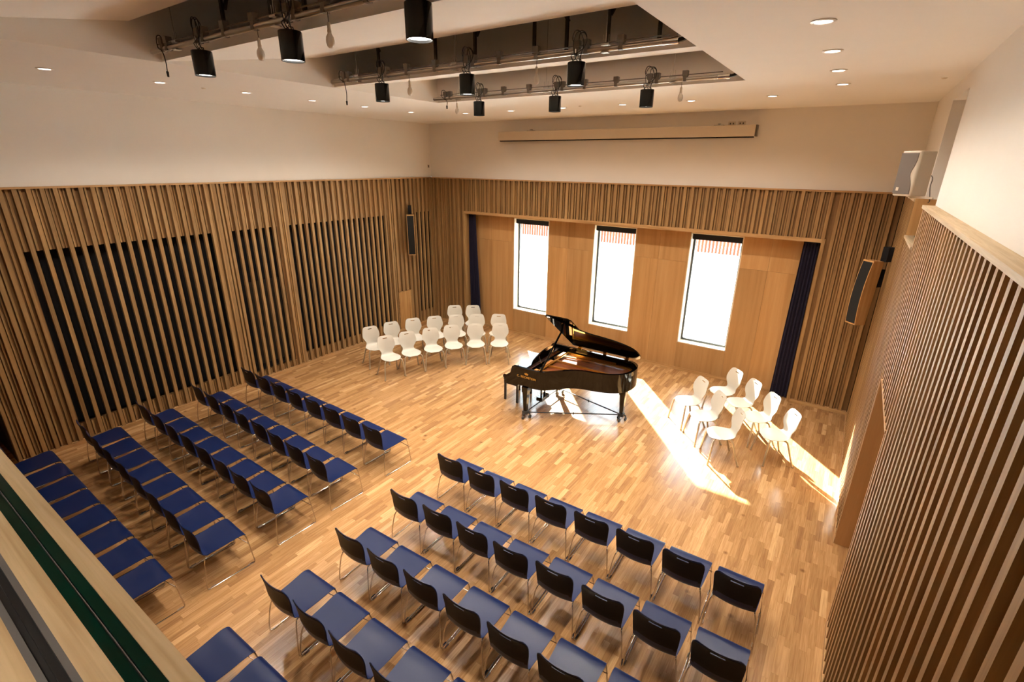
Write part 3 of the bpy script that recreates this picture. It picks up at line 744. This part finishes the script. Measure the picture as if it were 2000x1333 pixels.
pe.add(vs, [(i+2*nn, i+1+2*nn, i+1+3*nn, i+3*nn) for i in range(nn-1)]+[(i+nn, i+nn+1, i+1+3*nn, i+3*nn) for i in range(nn-1)])
pe.build('plate_rim', M_GOLD, pi_)
sg = MB()
for i in range(70):
    y = 0.12+i*0.0195; x1 = lerp_tab([(0, .8), (.12, .84), (.3, 1.02), (.45, 1.18), (.55, 1.36), (.62, 1.6), (.72, 1.82), (.85, 2.0), (1.5, 2.0)], y)
    sg.box(0.66, x1, y, y+0.0014, 0.945, 0.9464)
sg.build('strings', M_CHROME, pi_, smooth=0)
fe = MB()
for y0_, y1_ in ((0.12, 0.30), (0.55, 0.86), (1.10, 1.40)): fe.box(0.57, 0.63, y0_, y1_, 0.936, 0.965)
fe.build('felt_strip', M_FELT, pi_, smooth=0)
# lid, hinged on the bass side
TH = math.radians(37.5); HY, HZ = 8.775-PYY, 1.075
def LID(x, d, h): return (x, HY-d*math.cos(TH)+h*math.sin(TH), HZ+d*math.sin(TH)+h*math.cos(TH))
fx = 0.72      # fold line
lo = [(fx, -0.0)]+[(x, HY-y) for x, y in outer[::-1] if x > fx]+[(fx, HY-outer[6][1])]
lo = [(fx, 0.0)]+[(x+0.012 if i < 20 else x, HY-y+0.008) for i, (x, y) in enumerate([p for p in outer[::-1] if p[0] > fx+0.02])]+[(fx, HY+0.012)]
MB().prism(lo, lambda a, b: LID(a, b, 0.0), lambda a, b: LID(a, b, 0.022)).build('lid', M_PIANO, pi_, smooth=30)
MB().prism([(fx+0.004, 0.02), (fx+0.50, 0.02), (fx+0.50, 1.50), (fx+0.44, HY+0.005), (fx+0.004, HY+0.005)], lambda a, b: LID(a, b, 0.025), lambda a, b: LID(a, b, 0.045)).build('front_lid_flap', M_PIANO, pi_, smooth=0)
MB().tube([(0.82, 0.045, 1.05), LID(0.80, 0.915, -0.004)], 0.02, 8).build('lid_prop', M_PIANO, pi_)
for x in (0.86, 1.42, 1.90): MB().box(x-0.035, x+0.035, HY-0.02, HY+0.012, 1.04, 1.085).build('hinge', M_GOLD, pi_, smooth=0)
LEGP = [(-4.56, 7.235), (-4.56, 8.56), (-2.99, 8.22)]
for x, y in LEGP:
    lx, ly = x-PX, y-PYY
    l = MB(); 
    for (z0, a), (z1, b) in (((0.16, .034), (0.56, .052)), ((0.56, .062), (0.68, .066))):
        l.add([(lx-a, ly-a, z0), (lx+a, ly-a, z0), (lx+a, ly+a, z0), (lx-a, ly+a, z0), (lx-b, ly-b, z1), (lx+b, ly-b, z1), (lx+b, ly+b, z1), (lx-b, ly+b, z1)],
              [(3,2,1,0),(4,5,6,7),(0,1,5,4),(1,2,6,5),(2,3,7,6),(3,0,4,7)])
    lgo = l.build('leg', M_PIANO, pi_, smooth=0, bevel=0.003)
    c = MB().box(lx-.05, lx+.05, ly-.05, ly+.05, .10, .16)
    for k in range(3):
        a = 2*PI*k/3+0.5; c.tube([(lx, ly, .12), (lx+.085*math.cos(a), ly+.085*math.sin(a), .105)], .014, 6)
        cx, cy = lx+.085*math.cos(a), ly+.085*math.sin(a); c.cyl((cx-.014, cy, .036), (cx+.014, cy, .036), .036, 14)
        c.cyl((cx, cy, .04), (cx, cy, .11), .009, 6)
    c.build('caster', M_GREYF, lgo, smooth=35)
dl = MB()
for i in range(3):
    a, b = LEGP[i], LEGP[(i+1) % 3]
    dl.tube([(a[0]-PX, a[1]-PYY, .125), (b[0]-PX, b[1]-PYY, .125)], .012, 8)
    mx_, my_ = (a[0]+b[0])/2-PX, (a[1]+b[1])/2-PYY; dl.cyl((mx_, my_, .095), (mx_, my_, .15), .012, 6)
dl.build('dolly_frame', M_GREYF, pi_)
ly = MB().box(.40, .54, .62, .92, .10, .18)
for y in (.70, .84): ly.box(.455, .485, y-.014, y+.014, .18, .70)
ly.build('pedal_lyre', M_PIANO, pi_, smooth=0, bevel=0.004)
for y in (.70, .77, .84): MB().box(.30, .42, y-.012, y+.012, .115, .125).build('pedal', M_CHROME, pi_, smooth=0, bevel=0.003)
MB().tube([(.50, .66, .2), (.66, .60, .69)], .005).tube([(.50, .88, .2), (.66, .94, .69)], .005).build('lyre_brace', M_CHROME, pi_)
# lettering and crown
fc = bpy.data.curves.new('maker_name', 'FONT'); fc.body = 'C. BECHSTEIN'; fc.size = 0.058; fc.extrude = 0.0008; fc.align_x = 'CENTER'; fc.space_character = 1.18; fc.offset = 0.0009
fc.materials.append(M_LETTER)
tmp = bpy.data.objects.new('tmp_text', fc); COL.objects.link(tmp); bpy.context.view_layer.update()
lme = bpy.data.meshes.new_from_object(tmp.evaluated_get(bpy.context.evaluated_depsgraph_get())); bpy.data.objects.remove(tmp)
lme.materials.clear(); lme.materials.append(M_LETTER)
fo = bpy.data.objects.new('lettering', lme); COL.objects.link(fo); fo.parent = pi_
fo.location = (0.54, -0.0035, 0.858); fo.rotation_euler = (PI/2, 0, 0)
cr_ = MB(); cp = [(-.034, 0), (.034, 0), (.034, .009), (-.034, .009)]
cr_.prism(cp, lambda a, b: (0.54+a, -0.004, 0.925+b), lambda a, b: (0.54+a, 0.001, 0.925+b))
cp = [(-.034, .012), (.034, .012), (.044, .036), (.026, .026), (.018, .044), (.008, .028), (0, .050), (-.008, .028), (-.018, .044), (-.026, .026), (-.044, .036)]
cr_.prism(cp, lambda a, b: (0.54+a, -0.004, 0.925+b), lambda a, b: (0.54+a, 0.001, 0.925+b))
cr_.build('crown_emblem', M_LETTER, pi_, smooth=0)

bn = thing('piano_bench', (-5.20, 7.94, 0), 'black piano bench with four straight legs at the keyboard end', 'bench')
MB().box(-.18, .18, -.30, .30, .46, .53).build('cushion', M_LEATHER, bn, bevel=0.015)
MB().box(-.17, .17, -.29, .29, .38, .46).build('apron', M_PIANO, bn, bevel=0.003)
for sx in (-1, 1):
    for sy in (-1, 1): MB().box(sx*.15-.02, sx*.15+.02, sy*.267-.02, sy*.267+.02, 0, .38).build('leg', M_PIANO, bn, bevel=0.003)

# ------------------------------------------------------------------ lighting bars
BARS = [(2.72, 5.745, 'nearest'), (4.93, 5.727, 'middle'), (7.0, 5.71, 'farthest')]
BOXX = [-6.15, -6.05, -5.42, -4.95, -4.48, -4.0, -3.54, -3.07, -2.6, -2.14]
def socketbox(m, x, y=0.0, z=0.04, s=0.98):
    m.obox((x, y, z+0.03*s), (0.034*s, 0, 0), (0, 0.03*s, 0), (0, 0, 0.03*s))
    m.prism([(-.030, 0), (.030, 0), (.018, -.04), (-.018, -.04)], lambda a, b: (x+a*s, y-0.024*s, z+b*s), lambda a, b: (x+a*s, y+0.024*s, z+b*s))
    m.obox((x, y, z-.05*s), (0.021*s, 0, 0), (0, 0.027*s, 0), (0, 0, .016*s))
for bi, (y, z, nm) in enumerate(BARS):
    b = thing('lighting_bar', (0, y, z), 'galvanised lighting bar with grey sockets, %s to the viewer in the ceiling opening' % nm if bi != 1 else 'galvanised lighting bar with grey sockets, in the middle of the three', 'lighting bar', 'lighting bars in the ceiling opening')
    x0, x1 = (-6.42, -1.74)
    MB().tube([(x0, 0, 0), (x1, 0, 0)], 0.024, 12).build('pipe', M_STEEL, b)
    MB().tube([(x0+.15, .0, .052), (x1+.05, .0, .052)], 0.006, 6).build('conduit', M_SOCKET, b)
    MB().cyl((x1, 0, 0), (x1+.10, 0, 0), .027, 12).cyl((x1+.10, 0, 0), (x1+.14, 0, 0), .032, 12).build('end_fitting', M_CHROME, b)
    MB().tube(spline([(x1+.13, 0, 0), (x1+.19, .0, .01), (x1+.235, .02, .05), (x1+.24, .08, .14), (x1+.24, .12, .30)], 5), .019, 8).build('supply_hose', M_RUBBER, b)
    for x in BOXX:
        q = MB(); socketbox(q, x)
        q.build('socket_box', M_SOCKET, b, smooth=0)
        if x in (-5.42, -4.0, -2.6):
            q = MB(); socketbox(q, x+0.10); q.build('socket_box', M_SOCKET, b, smooth=0)
    for x in (-5.88, -4.18, -2.30):
        top = {0: 1.2, 1: 1.3, 2: 1.4}[bi]
        q = MB().cyl((x, 0, .03), (x, 0, top), .004, 6).cyl((x-.03, 0, -.02), (x-.03, 0, .12), .003, 6).cyl((x+.03, 0, -.02), (x+.03, 0, .12), .003, 6)
        q.box(x-.04, x+.04, -.022, .022, .03, .045).box(x-.035, x+.035, -.03, .03, -.035, -.026)
        q.build('hanger_rod', M_STEEL, b, smooth=35)
    pc = thing('dangling_cable', (-6.12, y, z), 'short black cable with a plug dangling from the left end of the %s lighting bar' % nm, 'cable', 'loose cables at the bar ends')
    ln = (.21, .26, .12)[bi]
    MB().tube(spline([(-.02, 0, .07), (-.05, -.01, .12), (-.10, -.02, .11), (-.09, -.03, .02), (0, -.035, -.03), (.03, -.035, -ln*.6), (.02, -.035, -ln)], 5), .005, 6).build('lead', M_RUBBER, pc)
    MB().cyl((.02, -.035, -ln-.05), (.02, -.035, -ln), .010, 8, .013).build('plug', M_RUBBER, pc)

def pendant():
    t = thing('pendant_spotlight', (0, 0, 0), 'x', 'lamp', 'black cylinder spotlights on the lighting bars')
    R, zt, zb = 0.090, -0.088, -0.298
    hs_ = MB().lathe([(0, zt), (R*.96, zt), (R, zt-.005), (R, zb), (R-.004, zb), (R-.006, zb+.05), (0.0, zb+.12)], n=36).build('housing', M_GLOSSBLK, t, smooth=40)
    ln = MB()
    ln.lathe([(0, zb+.022), (R-.007, zb+.022), (R-.007, zb+.016), (0, zb+.016)], n=30); ln.build('lens', M_LAMP2, hs_)
    MB().tube([(-.05, 0, zt), (-.045, 0, -.065), (0, 0, -.055), (.045, 0, -.065), (.05, 0, zt)], .005, 6).build('yoke', M_RUBBER, t)
    MB().cyl((0, 0, -.06), (0, 0, -.01), .008, 8).tube([(0, -.03, -.02), (0, -.032, .02), (0, 0, .035), (0, .032, .02)], .009, 6).box(-.012, .012, -.012, .012, -.045, -.025).build('hook_clamp', M_CHROME, t)
    MB().tube(spline([(.03, 0, zt), (.06, -.035, -.03), (.09, -.04, .06), (.05, -.04, .16), (-.01, -.035, .18), (-.04, -.03, .12), (-.02, -.02, .07)], 6), .005, 6) \
        .tube(spline([(-.03, 0, zt), (-.05, -.03, -.03), (.0, -.045, -.02), (.09, -.045, .02), (.12, -.04, .09), (.09, -.035, .15), (.04, -.03, .15), (.02, -.02, .07)], 6), .0045, 6) \
        .tube(spline([(.10, -.01, .08), (.11, -.03, .13), (.07, -.04, .17), (.0, -.04, .15), (-.03, -.03, .05), (.0, -.03, -.05), (.02, 0, zt)], 6), .004, 6).build('cable', M_RUBBER, t)
    return t
pd = pendant(); first = True
for bi, (y, z, nm) in enumerate(BARS):
    xs = ((-5.42, -4.0, -2.6), (-5.42, -4.0, -2.6), (-5.44, -4.02, -2.62))[bi]
    for x, wh in zip(xs, ('left', 'middle', 'right')):
        lab = 'glossy black cylinder spotlight, %s one on the %s lighting bar' % (wh, nm)
        if first: pd.location = (x, y, z); pd['label'] = lab; first = False; root = pd
        else: root = dup(pd, (x, y, z), 0, lab)
        ld = bpy.data.lights.new('spot', 'SPOT'); ld.energy = PENDANT_W; ld.color = WARM; ld.spot_size = math.radians(86); ld.spot_blend = 0.65; ld.shadow_soft_size = 0.025
        lo_ = bpy.data.objects.new('spot_light', ld); COL.objects.link(lo_); lo_.location = (x, y, z-0.30)
for bi, x, wh in ((0, -4.43, 'left'), (0, -3.5, 'right'), (1, -4.91, 'left'), (1, -3.06, 'right'), (2, -5.9, 'left'), (2, -2.17, 'right')):
    y, z, nm = BARS[bi]
    t = thing('hanging_bulb', (x, y-0.01, z), 'bare pale light bulb, %s one hanging under the %s lighting bar' % (wh, nm), 'light bulb', 'bare bulbs under the lighting bars')
    MB().tube([(0, 0, -.02), (0, 0, -.09)], .0025, 6).build('flex', M_RUBBER, t)
    MB().lathe([(0, -.085), (.011, -.088), (.013, -.10), (.013, -.135), (.015, -.14), (.015, -.155), (0, -.157)], n=14).build('lamp_holder', M_PLATE, t)
    MB().lathe([(.012, -.150), (.015, -.162), (.027, -.182), (.031, -.203), (.031, -.220), (.025, -.242), (.015, -.254), (0, -.257)], n=18).build('bulb_glass', M_CLEARTUBE, t, smooth=80)

# ------------------------------------------------------------------ recessed downlights
DL = [(-8.31, y) for y in (2.312, 3.534, 4.745, 5.927, 7.082, 8.321)]+[(x, 9.08) for x in (-7.43, -6.24, -5.04, -3.83, -2.63, -1.42)]+[(-0.482, y) for y in (8.218, 7.059, 5.89, 4.705, 3.53)]+[(x, -0.35) for x in (-3.7, -2.5, -1.3)]  # last three are assumed, out of view, added to light the sill
DN = ['along the left wall, %s from the viewer' % k for k in ('first', 'second', 'third', 'fourth', 'fifth', 'sixth')] + \
     ['along the back wall, %s from the left' % k for k in ('first', 'second', 'third', 'fourth', 'fifth', 'sixth')] + \
     ['along the right wall, %s from the back' % k for k in ('first', 'second', 'third', 'fourth', 'fifth')] + \
     ['assumed over the balcony, %s one' % k for k in ('left', 'middle', 'right')]
dlr = thing('downlight', (DL[0][0], DL[0][1], ZC), 'x', 'downlight', 'recessed ceiling downlights')
MB().lathe([(.062, -.001), (.085, -.001), (.086, -.006), (.064, -.010), (.060, -.006), (.062, -.001)], n=28).build('bezel', M_BEZEL, dlr)
MB().lathe([(0, -.0035), (.061, -.0035), (.061, -.0015), (0, -.0015)], n=24).build('lamp_face', M_LAMP, dlr)
for i, (x, y) in enumerate(DL):
    lab = 'round white recessed downlight '+DN[i]
    if i == 0: dlr['label'] = lab
    else: dup(dlr, (x, y, ZC), 0, lab)
    ld = bpy.data.lights.new('downlight', 'SPOT'); ld.energy = DOWN_W if y > 0 else DOWN_W*0.55; ld.color = WARM; ld.spot_size = math.radians(146 if y > 0 else 62); ld.spot_blend = 1.0; ld.shadow_soft_size = 0.05
    lo_ = bpy.data.objects.new('downlight_light', ld); COL.objects.link(lo_); lo_.location = (x, y, ZC-0.012)
for (x, y), lb in (((-8.38, 4.14), 'small white ceiling sensor near the left wall downlights'), ((-4.61, 8.96), 'small white ceiling sensor among the back wall downlights'), ((0.53, 8.25), 'small ceiling sensor close to the right wall')):
    t = thing('ceiling_sensor', (x, y, ZC), lb, 'sensor')
    MB().lathe([(0, -.012), (.02, -.012), (.03, -.004), (.032, 0)], n=18).build('cover', M_PLATE, t)

# ------------------------------------------------------------------ projection screen, wall plates
ps = thing('projection_screen', (-4.87, 10.99, 5.20), 'long cream projector screen casing mounted high on the back wall above the windows', 'screen')
MB().box(-3.0, 2.97, -0.09, 0.06, 0.012, 0.215).build('casing', M_SCREEN, ps, bevel=0.006)
MB().box(-2.98, 2.95, -0.055, 0.02, -0.008, 0.012).build('slot_bar', M_BLACK, ps)
MB().box(2.97, 3.00, -0.085, 0.055, 0.012, 0.215).build('end_cap', M_SOCKET, ps)
for x in (-2.1, 2.28):
    MB().box(x-.09, x+.09, -.03, .085, .218, .232).box(x-.02, x+.02, .0, .085, .22, .26).build('wall_bracket', M_STEEL, ps, smooth=0)
for x, lb in ((-2.37, 'left'), (-2.19, 'right')):
    t = thing('socket_plate', (x, YB+0.03, 5.45), 'small white double socket plate above the right end of the screen, the %s one' % lb, 'socket', 'socket plates above the screen')
    MB().box(-.07, .07, -.012, 0, -.045, .045).build('plate', M_PLATE, t, bevel=0.003)
    MB().box(-.04, -.015, -.014, -.010, -.01, .02).box(.015, .04, -.014, -.010, -.01, .02).build('sockets', M_SOCKET, t, smooth=0)
t = thing('wall_switch', (XL-0.03, 10.98, 4.57), 'tiny white plate on the plaster by the back left corner', 'switch')
MB().box(0, .01, -.04, .04, -.045, .045).build('plate', M_PLATE, t, bevel=0.002); MB().box(.01, .014, -.02, .02, -.03, .03).build('button', M_SOCKET, t)

# ------------------------------------------------------------------ loudspeakers
def column_speaker(loc, rz, tilt, label, bracket):
    t = thing('column_speaker', loc, label, 'loudspeaker', 'oak column loudspeakers', rz)
    hw, hh = .10, .55; Rx = Matrix.Rotation(tilt, 3, 'X'); N = 14
    def P(x, y, z): return tuple(Rx @ Vector((x, y, z)))
    def front(z): return -.12-.045*(1-(z/hh)**2)
    poly = [(front(-hh+2*hh*i/N), -hh+2*hh*i/N) for i in range(N+1)]+[(.08, hh), (.08, -hh)]
    MB().prism(poly, lambda a, b: P(-hw, a, b), lambda a, b: P(hw, a, b)).build('cabinet', M_SPKOAK, t, smooth=25)
    g_ = MB(); gp_ = [(front(-hh+.025+(2*hh-.05)*i/N)-.004, -hh+.025+(2*hh-.05)*i/N) for i in range(N+1)]
    gp_ += [(a+.006, b) for a, b in gp_[::-1]]
    g_.prism(gp_, lambda a, b: P(-hw+.012, a, b), lambda a, b: P(hw-.012, a, b)); g_.build('grille', M_BLKGRILLE, t, smooth=25)
    b0, b1 = bracket
    MB().box(*b0).build('bracket', M_BLACK, t, bevel=0.004); MB().box(*b1).build('bracket_plate', M_BLACK, t)
    return t
column_speaker((XL+0.20, 9.93, 2.77), math.radians(45), 0.0, 'oak column loudspeaker with black grille on the slatted left wall', ((-.05, .04, .10, .22, .45, .78), (-.03, .03, .12, .2, -.35, -.2)))
column_speaker((0.38, 10.12, 2.68), math.radians(-44), math.radians(-3), 'oak column loudspeaker with black grille in the back right corner', ((.03, .14, .10, .22, .54, .78), (-.03, .07, .13, .22, .1, .4)))
ws = thing('wall_speaker', (0.50, 8.05, 4.62), 'off white loudspeaker with grey grille on a bracket above the right wall ledge', 'loudspeaker', rz=math.radians(-38))
poly = [(-.115, -.15), (-.095, -.17), (.095, -.17), (.115, -.15), (.09, .14), (-.09, .14)]
MB().prism(poly, lambda a, b: (a, b, -.26), lambda a, b: (a, b, .26)).build('cabinet', M_SPKW, ws, bevel=0.012)
gr = []
for i in range(17):
    z = -.235+.47*i/16; gr.append((.092-.04*math.exp(-((z+.0)/.09)**2), z))
gr = [(-.103, -.235)]+gr+[(-.103, .235)]
MB().prism(gr, lambda a, b: (a, -.178, b), lambda a, b: (a, -.169, b)).build('grille', M_GRILLE, ws, smooth=0)
MB().box(-.07, -.04, -.181, -.177, -.20, -.16).build('badge', M_PLATE, ws, smooth=0)
br = MB()
br.box(-.02, .26, .0, .03, -.285, -.262).cyl((.0, .015, -.29), (.0, .015, -.25), .02, 12).box(-.03, .03, -.03, .05, -.272, -.26)
br.build('bracket', M_SPKW, ws, bevel=0.003)
MB().tube(spline([(.06, .14, .0), (.09, .17, -.05), (.09, .17, -.15), (.14, .13, -.25), (.20, .06, -.31), (.20, .04, -.33)], 5), .005, 6).build('cable', M_SOCKET, ws)
